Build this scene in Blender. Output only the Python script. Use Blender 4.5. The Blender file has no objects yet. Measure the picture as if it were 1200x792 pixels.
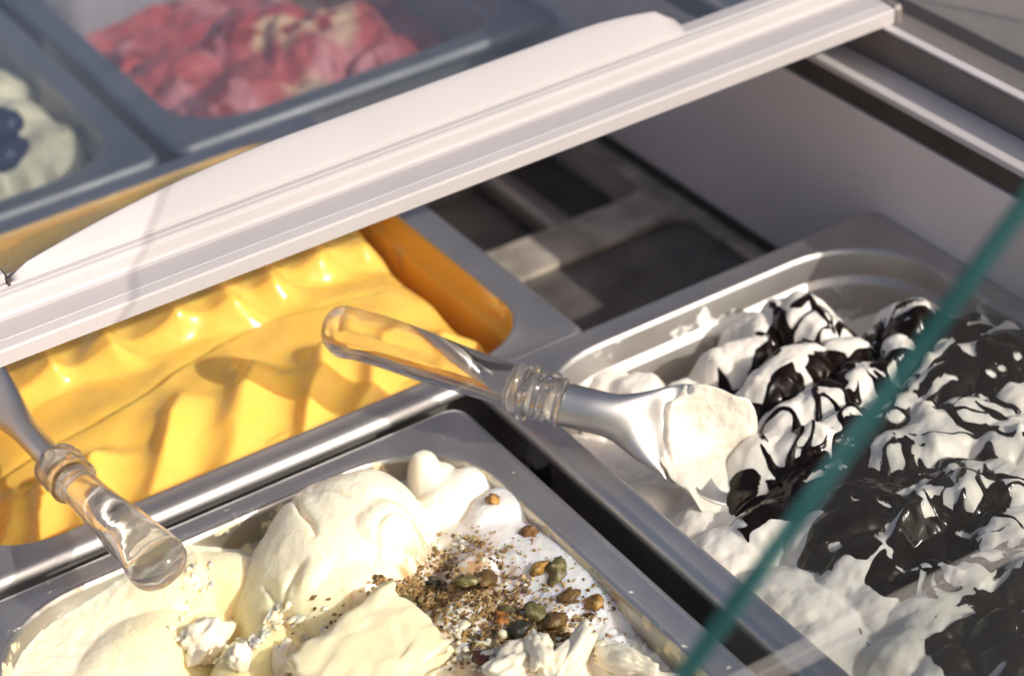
import bpy, bmesh, math, random
import numpy as np
from mathutils import Vector, Matrix

random.seed(7)
RNG = np.random.default_rng(11)
scene = bpy.context.scene
col = scene.collection

# ------------------------------------------------------------------ camera
PHI, ELEV, ROLL = math.radians(27.163), math.radians(33.027), math.radians(7.023)
CAM = np.array([-0.35459, -0.74630, 0.56432])
FPX = 2700.0                                   # focal length in units of a 1200 px wide frame
_f = np.array([math.sin(PHI)*math.cos(ELEV), math.cos(PHI)*math.cos(ELEV), -math.sin(ELEV)])
_r = np.array([math.cos(PHI), -math.sin(PHI), 0.0])
_d = np.cross(_f, _r)
_c, _s = math.cos(ROLL), math.sin(ROLL)
RC = np.array([_c*_r + _s*_d, -_s*_r + _c*_d, _f])
cam_data = bpy.data.cameras.new('camera')
cam_data.sensor_width = 36.0
cam_data.lens = FPX/1200.0*36.0
cam_data.clip_start, cam_data.clip_end = 0.02, 200.0
cam_data.dof.use_dof = True
cam_data.dof.focus_distance = 0.89
cam_data.dof.aperture_fstop = 8.0
cam = bpy.data.objects.new('camera', cam_data)
col.objects.link(cam)
m3 = Matrix((RC[0].tolist(), (-RC[1]).tolist(), (-RC[2]).tolist())).transposed()
cam.matrix_world = Matrix.Translation(CAM.tolist()) @ m3.to_4x4()
scene.camera = cam

# ------------------------------------------------------------------ light
SUN_AZ, SUN_EL = math.radians(-66.0), math.radians(31.0)      # azimuth from +X
SUND = np.array([math.cos(SUN_AZ)*math.cos(SUN_EL), math.sin(SUN_AZ)*math.cos(SUN_EL), math.sin(SUN_EL)])
world = bpy.data.worlds.new('World')
scene.world = world
world.use_nodes = True
wn = world.node_tree
bg = wn.nodes['Background']
sky = wn.nodes.new('ShaderNodeTexSky')
sky.sky_type = 'NISHITA'
sky.sun_disc = False
sky.sun_elevation = SUN_EL
sky.sun_rotation = math.atan2(SUND[0], SUND[1])
sky.air_density, sky.dust_density, sky.ozone_density = 0.8, 5.0, 0.6
wn.links.new(sky.outputs[0], bg.inputs[0])
bg.inputs[1].default_value = 0.15
sun_data = bpy.data.lights.new('sun', 'SUN')
sun_data.energy = 4.8
sun_data.angle = math.radians(0.4)
sun_data.color = (1.0, 0.93, 0.84)
sun = bpy.data.objects.new('sun', sun_data)
col.objects.link(sun)
sun.rotation_euler = Vector(SUND.tolist()).to_track_quat('Z', 'Y').to_euler()
scene.view_settings.view_transform = 'Standard'
scene.view_settings.look = 'None'
scene.view_settings.exposure = 0.0
scene.view_settings.gamma = 1.0
scene.view_settings.use_curve_mapping = False
scene.render.engine = 'CYCLES'
scene.cycles.use_denoising = True
scene.cycles.max_bounces = 14
scene.cycles.transmission_bounces = 12
scene.cycles.transparent_max_bounces = 16
scene.cycles.diffuse_bounces = 5
scene.cycles.glossy_bounces = 5

# ------------------------------------------------------------------ helpers
def un(px, py, z=0.0, ax=2):
    """world point that lies at height z (or x / y = z) behind a point of the reference frame"""
    d = RC.T @ np.array([(px-600)/FPX, (py-396)/FPX, 1.0])
    return CAM + d*((z-CAM[ax])/d[ax])

def noise2(x, y, seed=0):
    x = np.asarray(x, float); y = np.asarray(y, float)
    xi = np.floor(x).astype(np.int64); yi = np.floor(y).astype(np.int64)
    xf = x-xi; yf = y-yi
    def h(i, j):
        n = (i*374761393 + j*668265263 + seed*1442695041) & 0x7fffffff
        n = ((n ^ (n >> 13))*1274126177) & 0x7fffffff
        n = (n ^ (n >> 16)) & 0xffff
        a = n/65535.0*2*np.pi
        return np.cos(a), np.sin(a)
    u = xf*xf*xf*(xf*(xf*6-15)+10); v = yf*yf*yf*(yf*(yf*6-15)+10)
    def g(i, j, dx, dy):
        c, s = h(i, j); return c*dx + s*dy
    a = g(xi, yi, xf, yf); b = g(xi+1, yi, xf-1, yf)
    c = g(xi, yi+1, xf, yf-1); d = g(xi+1, yi+1, xf-1, yf-1)
    return 1.5*((a*(1-u)+b*u)*(1-v) + (c*(1-u)+d*u)*v)

def fbm(x, y, seed=0, octv=4, gain=0.5):
    s = 0.0; a = 1.0; f = 1.0
    for o in range(octv):
        s = s + a*noise2(x*f, y*f, seed+o*17); a *= gain; f *= 2.03
    return s

def smax(a, b, k):
    h = np.clip(0.5 + 0.5*(a-b)/k, 0, 1)
    return b*(1-h) + a*h + k*h*(1-h)

def sstep(a, b, x):
    t = np.clip((x-a)/(b-a), 0, 1); return t*t*(3-2*t)

def tps(ctrl):
    """smooth surface through control points [(x, y, z)]"""
    P = np.array(ctrl, float); n = len(P)
    def U(r2): return r2*np.log(r2+1e-12)
    d = ((P[:, None, :2]-P[None, :, :2])**2).sum(-1)
    K = np.zeros((n+3, n+3)); K[:n, :n] = U(d) + np.eye(n)*1e-5
    K[:n, n] = 1; K[:n, n+1:] = P[:, :2]; K[n, :n] = 1; K[n+1:, :n] = P[:, :2].T
    w = np.linalg.solve(K, np.concatenate([P[:, 2], [0, 0, 0]]))
    def f(x, y):
        o = w[n] + w[n+1]*x + w[n+2]*y
        for i in range(n): o = o + w[i]*U((x-P[i, 0])**2 + (y-P[i, 1])**2)
        return np.clip(o, P[:, 2].min()-0.004, P[:, 2].max()+0.004)
    return f

def polydist(x, y, pts):
    """distance, signed side and parameter along a polyline"""
    best = np.full(x.shape, 9.0); side = np.zeros(x.shape); par = np.zeros(x.shape)
    n = len(pts)-1
    for i in range(n):
        ax, ay = pts[i][:2]; bx, by = pts[i+1][:2]
        dx, dy = bx-ax, by-ay; L = dx*dx+dy*dy
        t = np.clip(((x-ax)*dx+(y-ay)*dy)/L, 0, 1)
        qx, qy = x-ax-t*dx, y-ay-t*dy
        d = np.hypot(qx, qy); m = d < best
        best = np.where(m, d, best); side = np.where(m, np.sign(dx*qy-dy*qx), side); par = np.where(m, (i+t)/n, par)
    return best, side, par

def spline(pts, n):
    P = np.array(pts, float); k = len(P)
    Q = np.vstack([2*P[0]-P[1], P, 2*P[-1]-P[-2]])
    out = []
    for u in np.linspace(0, k-1, n):
        i = min(int(u), k-2); t = u-i
        a, b, c, d = Q[i], Q[i+1], Q[i+2], Q[i+3]
        out.append(0.5*(2*b + (c-a)*t + (2*a-5*b+4*c-d)*t*t + (3*b-a-3*c+d)*t**3))
    return np.array(out)

def link(o, parent=None):
    col.objects.link(o)
    if parent is not None: o.parent = parent
    return o

def mesh_obj(name, V, F, mat, parent=None, smooth=True, colors=None):
    me = bpy.data.meshes.new(name)
    me.from_pydata([tuple(map(float, v)) for v in V], [], [tuple(map(int, f)) for f in F])
    if smooth: me.polygons.foreach_set('use_smooth', [True]*len(me.polygons))
    if colors is not None:
        ca = me.color_attributes.new('Tint', 'FLOAT_COLOR', 'POINT')
        ca.data.foreach_set('color', np.asarray(colors, np.float32).ravel())
    me.materials.append(mat); me.update()
    return link(bpy.data.objects.new(name, me), parent)

def grid_obj(name, X, Y, Z, keep, mat, parent=None, colors=None):
    """fast quad grid; keep = mask of cells"""
    ny, nx = X.shape
    idx = np.arange(nx*ny).reshape(ny, nx)
    q = np.stack([idx[:-1, :-1], idx[:-1, 1:], idx[1:, 1:], idx[1:, :-1]], -1)[keep]
    used = np.zeros(nx*ny, bool); used[q.ravel()] = True
    remap = np.cumsum(used)-1
    V = np.stack([X, Y, Z], -1).reshape(-1, 3)[used]
    q = remap[q]
    me = bpy.data.meshes.new(name)
    me.vertices.add(len(V)); me.vertices.foreach_set('co', V.astype(np.float32).ravel())
    me.loops.add(q.size); me.loops.foreach_set('vertex_index', q.astype(np.int32).ravel())
    me.polygons.add(len(q)); me.polygons.foreach_set('loop_start', np.arange(0, q.size, 4, dtype=np.int32))
    me.polygons.foreach_set('use_smooth', np.ones(len(q), bool))
    me.update(calc_edges=True)
    if colors is not None:
        ca = me.color_attributes.new('Tint', 'FLOAT_COLOR', 'POINT')
        c = np.ones((used.sum(), 4), np.float32); c[:, :3] = colors.reshape(-1, 3)[used]
        ca.data.foreach_set('color', c.ravel())
    me.materials.append(mat); me.validate()
    return link(bpy.data.objects.new(name, me), parent)

def tag(o, label, cat, group=None, kind=None):
    o['label'] = label
    if cat: o['category'] = cat
    if group: o['group'] = group
    if kind: o['kind'] = kind
    return o

def empty(name, loc=(0, 0, 0)):
    o = bpy.data.objects.new(name, None); o.location = loc; o.empty_display_size = 0.02
    return link(o)

def adopt(child, parent):
    """parent a mesh that is modelled in world coordinates"""
    child.parent = parent
    child.matrix_parent_inverse = Matrix.Translation(parent.location).inverted()
    return child

def box(name, x0, x1, y0, y1, z0, z1, mat, parent=None, bevel=0.0, seg=2):
    bm = bmesh.new()
    bmesh.ops.create_cube(bm, size=1.0)
    for v in bm.verts:
        v.co = Vector(((x0+x1)/2+v.co.x*(x1-x0), (y0+y1)/2+v.co.y*(y1-y0), (z0+z1)/2+v.co.z*(z1-z0)))
    if bevel > 0:
        bmesh.ops.bevel(bm, geom=bm.edges[:], offset=bevel, segments=seg, affect='EDGES', profile=0.5)
    me = bpy.data.meshes.new(name); bm.to_mesh(me); bm.free()
    me.materials.append(mat)
    o = link(bpy.data.objects.new(name, me))
    if parent: adopt(o, parent)
    return o

def extrude_profile(name, prof, a0, a1, mat, parent=None, axis='X', caps=True, smooth=False):
    """closed 2-D profile swept along X (prof = y,z) or Y (prof = x,z)"""
    n = len(prof); V = []
    for a in (a0, a1):
        for p in prof: V.append((a, p[0], p[1]) if axis == 'X' else (p[0], a, p[1]))
    F = [(i, (i+1) % n, n+(i+1) % n, n+i) for i in range(n)]
    if caps: F += [tuple(range(n-1, -1, -1)), tuple(range(n, 2*n))]
    o = mesh_obj(name, V, F, mat, None, smooth)
    bm = bmesh.new(); bm.from_mesh(o.data); bmesh.ops.recalc_face_normals(bm, faces=bm.faces[:]); bm.to_mesh(o.data); bm.free()
    if parent: adopt(o, parent)
    return o

# ------------------------------------------------------------------ materials
def mat_new(name):
    m = bpy.data.materials.new(name); m.use_nodes = True
    nt = m.node_tree; b = nt.nodes['Principled BSDF']
    return m, nt, b

def N(nt, typ, **kw):
    n = nt.nodes.new(typ)
    for k, v in kw.items(): setattr(n, k, v)
    return n

def coords(nt):
    g = N(nt, 'ShaderNodeNewGeometry'); return g.outputs['Position']

def add_bump(nt, b, scale, strength, dist, detail=3, vec=None, stretch=None):
    no = N(nt, 'ShaderNodeTexNoise'); no.inputs['Scale'].default_value = scale; no.inputs['Detail'].default_value = detail
    src = coords(nt)
    if stretch:
        mp = N(nt, 'ShaderNodeMapping'); mp.inputs['Scale'].default_value = stretch
        nt.links.new(src, mp.inputs['Vector']); src = mp.outputs[0]
    nt.links.new(src, no.inputs['Vector'])
    bp = N(nt, 'ShaderNodeBump'); bp.inputs['Strength'].default_value = strength; bp.inputs['Distance'].default_value = dist
    nt.links.new(no.outputs['Fac'], bp.inputs['Height'])
    nt.links.new(bp.outputs[0], b.inputs['Normal'])
    return no

def ramp(nt, fac, stops):
    r = N(nt, 'ShaderNodeValToRGB')
    e = r.color_ramp.elements
    while len(e) < len(stops): e.new(0.5)
    for el, (p, c) in zip(e, stops):
        el.position = p; el.color = (*c, 1)
    nt.links.new(fac, r.inputs[0])
    return r.outputs[0]

def cream_mat(name, color, rough=0.3, sss=0.7, radius=(1.0, 0.7, 0.35), scale=0.006, bump=0.25, bscale=420, coat=0.0, tint=False, var=0.06, spec=0.5):
    m, nt, b = mat_new(name)
    b.inputs['Base Color'].default_value = (*color, 1)
    b.inputs['Roughness'].default_value = rough
    b.inputs['IOR'].default_value = 1.40
    b.inputs['Specular IOR Level'].default_value = spec
    b.inputs['Subsurface Weight'].default_value = sss
    b.inputs['Subsurface Radius'].default_value = radius
    b.inputs['Subsurface Scale'].default_value = scale
    b.inputs['Coat Weight'].default_value = coat
    b.inputs['Coat Roughness'].default_value = 0.12
    no = add_bump(nt, b, bscale, bump, 0.0006, 5)
    n2 = N(nt, 'ShaderNodeTexNoise'); n2.inputs['Scale'].default_value = 60; n2.inputs['Detail'].default_value = 4
    nt.links.new(coords(nt), n2.inputs['Vector'])
    lo = tuple(c*(1-var*k) for c, k in zip(color, (1.0, 1.5, 2.6))); hi = tuple(min(1, c*(1+var*0.5)) for c in color)
    out = ramp(nt, n2.outputs['Fac'], [(0.3, lo), (0.7, hi)])
    if tint:
        at = N(nt, 'ShaderNodeAttribute', attribute_name='Tint')
        mx = N(nt, 'ShaderNodeMix', data_type='RGBA', blend_type='MULTIPLY'); mx.inputs['Factor'].default_value = 1.0
        nt.links.new(out, mx.inputs['A']); nt.links.new(at.outputs['Color'], mx.inputs['B'])
        out = mx.outputs['Result']
    nt.links.new(out, b.inputs['Base Color'])
    rr = N(nt, 'ShaderNodeMapRange'); rr.inputs['From Min'].default_value = 0.3; rr.inputs['From Max'].default_value = 0.7
    rr.inputs['To Min'].default_value = max(0.05, rough-0.1); rr.inputs['To Max'].default_value = rough+0.12
    n3 = N(nt, 'ShaderNodeTexNoise'); n3.inputs['Scale'].default_value = 140; n3.inputs['Detail'].default_value = 3
    nt.links.new(coords(nt), n3.inputs['Vector'])
    nt.links.new(n3.outputs['Fac'], rr.inputs['Value']); nt.links.new(rr.outputs[0], b.inputs['Roughness'])
    return m

def steel_mat(name, color=(0.52, 0.51, 0.51), rough=0.32, metal=1.0, spots=0.12, brush=(1, 1, 1), bstr=0.05, smear=None):
    m, nt, b = mat_new(name)
    b.inputs['Metallic'].default_value = metal
    n = N(nt, 'ShaderNodeTexNoise'); n.inputs['Scale'].default_value = 55; n.inputs['Detail'].default_value = 6
    nt.links.new(coords(nt), n.inputs['Vector'])
    nt.links.new(ramp(nt, n.outputs['Fac'], [(0.3, tuple(c*(1-spots) for c in color)), (0.7, color)]), b.inputs['Base Color'])
    r = N(nt, 'ShaderNodeMapRange'); r.inputs['To Min'].default_value = rough-0.12; r.inputs['To Max'].default_value = rough+0.20
    n2 = N(nt, 'ShaderNodeTexNoise'); n2.inputs['Scale'].default_value = 25; n2.inputs['Detail'].default_value = 8
    nt.links.new(coords(nt), n2.inputs['Vector'])
    nt.links.new(n2.outputs['Fac'], r.inputs['Value']); nt.links.new(r.outputs[0], b.inputs['Roughness'])
    add_bump(nt, b, 900, bstr, 0.0002, 2, stretch=brush)
    if smear:                                          # dried cream left on the metal
        c, th, sc = smear
        n3 = N(nt, 'ShaderNodeTexNoise'); n3.inputs['Scale'].default_value = sc; n3.inputs['Detail'].default_value = 7; n3.inputs['Roughness'].default_value = .62
        nt.links.new(coords(nt), n3.inputs['Vector'])
        mk = N(nt, 'ShaderNodeMapRange'); mk.inputs['From Min'].default_value = th; mk.inputs['From Max'].default_value = th+.05
        nt.links.new(n3.outputs['Fac'], mk.inputs['Value'])
        mx = N(nt, 'ShaderNodeMix', data_type='RGBA'); mx.inputs['B'].default_value = (*c, 1)
        nt.links.new(mk.outputs[0], mx.inputs['Factor']); nt.links.new(b.inputs['Base Color'].links[0].from_socket, mx.inputs['A'])
        nt.links.new(mx.outputs['Result'], b.inputs['Base Color'])
        iv = N(nt, 'ShaderNodeMapRange'); iv.inputs['To Min'].default_value = metal; iv.inputs['To Max'].default_value = 0.0
        nt.links.new(mk.outputs[0], iv.inputs['Value']); nt.links.new(iv.outputs[0], b.inputs['Metallic'])
    return m

def plain_mat(name, color, rough=0.5, metal=0.0, var=0.08, vscale=30, bump=0.05, bscale=300, spec=0.5):
    m, nt, b = mat_new(name)
    b.inputs['Metallic'].default_value = metal
    b.inputs['Roughness'].default_value = rough
    b.inputs['Specular IOR Level'].default_value = spec
    n = N(nt, 'ShaderNodeTexNoise'); n.inputs['Scale'].default_value = vscale; n.inputs['Detail'].default_value = 5
    nt.links.new(coords(nt), n.inputs['Vector'])
    nt.links.new(ramp(nt, n.outputs['Fac'], [(0.3, tuple(c*(1-var) for c in color)), (0.7, tuple(min(1, c*(1+var)) for c in color))]), b.inputs['Base Color'])
    add_bump(nt, b, bscale, bump, 0.0004, 3)
    return m

def sheet_glass(name, tint=(0.93, 0.97, 0.96), ior=1.5, rough=0.0, dirt=0.02):
    """thin pane: tinted see-through plus Fresnel mirror, lets sunlight through"""
    m = bpy.data.materials.new(name); m.use_nodes = True
    nt = m.node_tree; nt.nodes.clear()
    out = N(nt, 'ShaderNodeOutputMaterial')
    tr = N(nt, 'ShaderNodeBsdfTransparent'); tr.inputs[0].default_value = (*tint, 1)
    gl = N(nt, 'ShaderNodeBsdfGlossy'); gl.inputs['Roughness'].default_value = rough
    fr = N(nt, 'ShaderNodeFresnel')                 # the pane does not bend light, so both faces reflect as from air
    gm = N(nt, 'ShaderNodeNewGeometry'); iv = N(nt, 'ShaderNodeMapRange')
    iv.inputs['To Min'].default_value = ior; iv.inputs['To Max'].default_value = 1.0/ior
    nt.links.new(gm.outputs['Backfacing'], iv.inputs['Value']); nt.links.new(iv.outputs[0], fr.inputs[0])
    mx = N(nt, 'ShaderNodeMixShader')
    nt.links.new(fr.outputs[0], mx.inputs[0]); nt.links.new(tr.outputs[0], mx.inputs[1]); nt.links.new(gl.outputs[0], mx.inputs[2])
    df = N(nt, 'ShaderNodeBsdfDiffuse'); df.inputs[0].default_value = (0.7, 0.72, 0.75, 1)
    n = N(nt, 'ShaderNodeTexNoise'); n.inputs['Scale'].default_value = 9; n.inputs['Detail'].default_value = 8
    nt.links.new(coords(nt), n.inputs['Vector'])
    mr = N(nt, 'ShaderNodeMapRange'); mr.inputs['From Min'].default_value = 0.35; mr.inputs['From Max'].default_value = 0.75
    mr.inputs['To Min'].default_value = dirt*0.5; mr.inputs['To Max'].default_value = dirt*2
    nt.links.new(n.outputs['Fac'], mr.inputs['Value'])
    m2 = N(nt, 'ShaderNodeMixShader')
    nt.links.new(mr.outputs[0], m2.inputs[0]); nt.links.new(mx.outputs[0], m2.inputs[1]); nt.links.new(df.outputs[0], m2.inputs[2])
    nt.links.new(m2.outputs[0], out.inputs[0])
    return m

def acrylic_mat(name, color=(0.98, 0.95, 0.90), rough=0.02):
    m, nt, b = mat_new(name)
    b.inputs['Base Color'].default_value = (*color, 1)
    b.inputs['Roughness'].default_value = rough
    b.inputs['IOR'].default_value = 1.47
    b.inputs['Transmission Weight'].default_value = 1.0
    n = add_bump(nt, b, 90, 0.12, 0.0012, 4)
    tp = N(nt, 'ShaderNodeBsdfTransparent'); tp.inputs[0].default_value = (.97, .95, .92, 1); ms = N(nt, 'ShaderNodeMixShader'); ms.inputs[0].default_value = .16
    nt.links.new(b.outputs[0], ms.inputs[1]); nt.links.new(tp.outputs[0], ms.inputs[2]); nt.links.new(ms.outputs[0], nt.nodes['Material Output'].inputs[0])
    r_ = N(nt, 'ShaderNodeMapRange'); r_.inputs['From Min'].default_value = .35; r_.inputs['From Max'].default_value = .7; r_.inputs['To Min'].default_value = rough; r_.inputs['To Max'].default_value = rough+.07
    n2 = N(nt, 'ShaderNodeTexNoise'); n2.inputs['Scale'].default_value = 160; n2.inputs['Detail'].default_value = 8
    nt.links.new(coords(nt), n2.inputs['Vector']); nt.links.new(n2.outputs['Fac'], r_.inputs['Value']); nt.links.new(r_.outputs[0], b.inputs['Roughness'])
    return m

M_steel = steel_mat('satin_steel', (0.60, 0.56, 0.54), 0.42, metal=0.9)
M_basin = steel_mat('polished_steel', (0.60, 0.57, 0.55), 0.34)
M_basin_p = steel_mat('pistachio_smeared_steel', (0.50, 0.47, 0.42), 0.36, smear=((.80, .68, .42), .53, 70))
M_basin_w = steel_mat('cream_smeared_steel', (0.50, 0.475, 0.46), 0.46, smear=((.80, .77, .72), .60, 45))
M_basin_y = steel_mat('mango_smeared_steel', (0.60, 0.55, 0.50), 0.34, smear=((.80, .46, .09), .36, 24))
M_rim_p = steel_mat('specked_steel', (0.60, 0.56, 0.54), 0.42, metal=0.9, smear=((.82, .76, .62), .66, 150))
M_lip = steel_mat('bright_steel', (0.60, 0.58, 0.57), 0.38, metal=0.9)
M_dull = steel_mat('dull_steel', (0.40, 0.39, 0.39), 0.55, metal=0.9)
M_plate = steel_mat('galvanised_plate', (0.64, 0.55, 0.46), 0.45, metal=0.15, spots=0.6, bstr=0.35)
M_wall = plain_mat('grey_plastic_wall', (0.80, 0.72, 0.70), 0.42, var=0.05, vscale=14, bump=0.08)
M_white = plain_mat('white_plastic', (0.44, 0.405, 0.41), 0.62, var=0.025, vscale=20, bump=0.04)
M_ledge = plain_mat('pale_plastic_ledge', (0.58, 0.53, 0.52), 0.45, var=0.05, vscale=40)
M_gasket = plain_mat('dark_gasket', (0.055, 0.045, 0.040), 0.55, var=0.25, vscale=60)
M_rail = plain_mat('grey_rail', (0.17, 0.15, 0.14), 0.40, var=0.12, vscale=25)
M_dark = plain_mat('dark_liner', (0.018, 0.018, 0.020), 0.45, var=0.2)
M_slate = plain_mat('dark_tray', (0.115, 0.10, 0.092), 0.40, var=0.35, vscale=45)
M_tan = plain_mat('tan_wood', (0.30, 0.19, 0.09), 0.5, var=0.2, vscale=12)
M_lid = sheet_glass('lid_glass', (0.83, 0.85, 0.87), 1.5, 0.0, 0.015)
M_pane = sheet_glass('pane_glass', (0.90, 0.91, 0.91), 1.5, 0.0, 0.0015)
M_acryl = acrylic_mat('clear_acrylic')
M_mango = cream_mat('mango_gelato', (0.97, 0.58, 0.125), 0.21, 0.9, (1.0, 0.45, 0.08), 0.005, 0.10, 260, coat=0.08, var=0.03, spec=0.38)
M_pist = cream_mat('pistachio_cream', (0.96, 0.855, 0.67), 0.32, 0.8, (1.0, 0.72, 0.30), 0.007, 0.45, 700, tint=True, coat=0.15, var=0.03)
M_vanilla = cream_mat('white_gelato', (0.86, 0.80, 0.725), 0.36, 0.7, (1.0, 0.85, 0.6), 0.0025, 0.25, 450, var=0.03)
M_straw = cream_mat('strawberry_gelato', (0.95, 0.9, 0.9), 0.42, 0.4, (1.0, 0.4, 0.3), 0.004, 0.2, 300, tint=True, var=0.05)
M_blue = cream_mat('pale_gelato', (0.82, 0.76, 0.55), 0.35, 0.5, (1, .8, .5), 0.004, 0.3, 300)
M_choc = cream_mat('chocolate_sauce', (0.010, 0.0045, 0.003), 0.17, 0.0, bump=0.2, bscale=220, var=0.3, spec=0.35)
M_berry = plain_mat('blueberry_skin', (0.025, 0.03, 0.075), 0.4, var=0.3)
M_ground = plain_mat('paving', (0.05, 0.049, 0.048), 0.8, var=0.2, vscale=3)

def edge_mat():
    m = bpy.data.materials.new('green_glass_edge'); m.use_nodes = True
    nt = m.node_tree; nt.nodes.clear(); out = N(nt, 'ShaderNodeOutputMaterial')
    n = N(nt, 'ShaderNodeTexNoise'); n.inputs['Scale'].default_value = 45; n.inputs['Detail'].default_value = 5
    mp = N(nt, 'ShaderNodeMapping'); mp.inputs['Scale'].default_value = (.35, 6, .35)
    nt.links.new(coords(nt), mp.inputs['Vector']); nt.links.new(mp.outputs[0], n.inputs['Vector'])
    df = N(nt, 'ShaderNodeBsdfDiffuse'); nt.links.new(ramp(nt, n.outputs['Fac'], [(.28, (.010, .050, .043)), (.48, (.030, .12, .10)), (.62, (.09, .24, .21)), (.75, (.26, .46, .42))]), df.inputs[0])
    tr = N(nt, 'ShaderNodeBsdfTransparent'); tr.inputs[0].default_value = (.45, .78, .72, 1)
    gl = N(nt, 'ShaderNodeBsdfGlossy'); gl.inputs['Roughness'].default_value = .25
    a = N(nt, 'ShaderNodeMixShader'); a.inputs[0].default_value = .08
    nt.links.new(df.outputs[0], a.inputs[1]); nt.links.new(tr.outputs[0], a.inputs[2])
    b = N(nt, 'ShaderNodeMixShader'); b.inputs[0].default_value = .06
    nt.links.new(a.outputs[0], b.inputs[1]); nt.links.new(gl.outputs[0], b.inputs[2])
    nt.links.new(b.outputs[0], out.inputs[0])
    return m
M_edge = edge_mat()

# ------------------------------------------------------------------ setting
g = mesh_obj('ground', [(-30, -30, -0.95), (30, -30, -0.95), (30, 30, -0.95), (-30, 30, -0.95)], [(0, 1, 2, 3)], M_ground, smooth=False)
g['kind'] = 'structure'; g['label'] = 'grey paving under the freezer'

XW = 0.2347
case = empty('display_freezer', (0.0, 0.15, -0.24))
tag(case, 'grey ice cream display freezer with pale ledge and dark rails holding the pans', 'freezer')
Y0, Y1 = -0.325, 1.1
box('side_wall', XW, XW+0.012, Y0+0.002, Y1, -0.235, 0.048, M_wall, case)
box('gasket', XW+0.001, XW+0.013, Y0+0.002, Y1, 0.0485, 0.0605, M_gasket, case)
box('ledge', XW-0.001, 0.2522, Y0+0.002, Y1, 0.061, 0.0645, M_ledge, case, 0.0006)
extrude_profile('rail', [(0.2525, 0.058), (0.2525, 0.0815), (0.2535, 0.0826), (0.2562, 0.0826), (0.2572, 0.0815), (0.259, 0.070), (0.259, 0.058)], Y0+0.002, Y1, M_rail, case, 'Y')
box('rail_cap', 0.2519, 0.2566, Y0+0.003, Y1, 0.0828, 0.0842, M_ledge, case, 0.0004)
extrude_profile('outer_trim', [(0.2595, 0.05), (0.2595, 0.069), (0.292, 0.066), (0.296, 0.071), (0.300, 0.071), (0.302, 0.062), (0.36, 0.058), (0.36, 0.05)], Y0+0.002, Y1, M_rail, case, 'Y')
box('outer_panel', 0.3605, 0.60, Y0+0.002, Y1, 0.0, 0.045, M_tan, case, 0.002)
box('outer_side', 0.345, 0.356, Y0, Y1, -0.93, 0.0495, M_wall, case)
box('floor_panel', -0.70, XW, Y0+0.002, Y1, -0.24, -0.225, M_dark, case)
box('near_wall', -0.70, XW, Y0-0.030, Y0, -0.235, -0.0125, M_rail, case, 0.002)
box('front_deck', -0.70, 0.56, Y0-0.125, Y0-0.0305, -0.10, -0.0125, M_ledge, case, 0.003)
box('left_wall', -0.715, -0.701, Y0, Y1, -0.235, 0.06, M_wall, case)
box('far_wall', -0.70, XW-0.002, Y1, Y1+0.015, -0.235, 0.06, M_wall, case)
box('base_cabinet', -0.715, 0.344, Y0-0.11, Y1+0.015, -0.95, -0.241, M_white, case, 0.004)
box('wall_joint', XW-0.0022, XW-0.0003, 0.03, Y1-0.01, -0.0655, -0.0595, M_gasket, case)
# row of caulk crumbs in the joint of plate and wall
crumb = []
# support plate with two cut-outs, built from strips with rounded inner corners
def plate_with_holes():
    bm = bmesh.new()
    zt, zb = -0.066, -0.069
    def rr(x0, x1, y0, y1, r, n=8):
        out = []
        for cx, cy, a0 in ((x1-r, y1-r, 0), (x0+r, y1-r, 90), (x0+r, y0+r, 180), (x1-r, y0+r, 270)):
            for i in range(n+1):
                a = math.radians(a0+90*i/n); out.append((cx+r*math.cos(a), cy+r*math.sin(a)))
        return out
    ox0, ox1 = 0.040, XW-0.0005
    cells = [((0.014, 0.180), (0.050, 0.2235, 0.020, 0.1625)), ((0.180, 0.46), (0.050, 0.2215, 0.196, 0.45))]
    for (cy0, cy1), (hx0, hx1, hy0, hy1) in cells:
        outer = rr(ox0, ox1, cy0, cy1, 1e-5); inner = rr(hx0, hx1, hy0, hy1, 0.012)
        n = len(outer)
        vo = [bm.verts.new((x, y, zt)) for x, y in outer]; vi = [bm.verts.new((x, y, zt)) for x, y in inner]
        vd = [bm.verts.new((x, y, zb)) for x, y in inner]
        for i in range(n):
            j = (i+1) % n
            bm.faces.new((vo[i], vo[j], vi[j], vi[i])); bm.faces.new((vi[i], vi[j], vd[j], vd[i]))
    bmesh.ops.remove_doubles(bm, verts=bm.verts[:], dist=2e-5)
    bmesh.ops.recalc_face_normals(bm, faces=bm.faces[:])
    me = bpy.data.meshes.new('support_plate'); bm.to_mesh(me); bm.free(); me.materials.append(M_plate)
    o = link(bpy.data.objects.new('support_plate', me)); adopt(o, case)
plate_with_holes()
box('blank_tray', 0.045, 0.2320, 0.015, 0.1780, -0.0735, -0.0696, M_slate, case, 0.001)
box('cooling_duct', 0.176, 0.192, 0.182, 0.46, -0.0995, -0.084, M_steel, case, 0.005, 3)
box('duct_floor', 0.045, 0.232, 0.181, 0.46, -0.104, -0.1000, M_slate, case)

# ------------------------------------------------------------------ pans
def rrect(x0, x1, y0, y1, r, z, n=10, m=6):
    out = []
    cs = ((x1-r, y0+r, -90), (x1-r, y1-r, 0), (x0+r, y1-r, 90), (x0+r, y0+r, 180))
    for k, (cx, cy, a0) in enumerate(cs):
        arc = [(cx+r*math.cos(math.radians(a0+90*i/n)), cy+r*math.sin(math.radians(a0+90*i/n)), z) for i in range(n+1)]
        out += arc
        nx_, ny_, na = cs[(k+1) % 4]
        q = (nx_+r*math.cos(math.radians(na)), ny_+r*math.sin(math.radians(na)), z)
        for i in range(1, m): out.append(tuple(arc[-1][c]*(1-i/m)+q[c]*i/m for c in range(3)))
    return out

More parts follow.
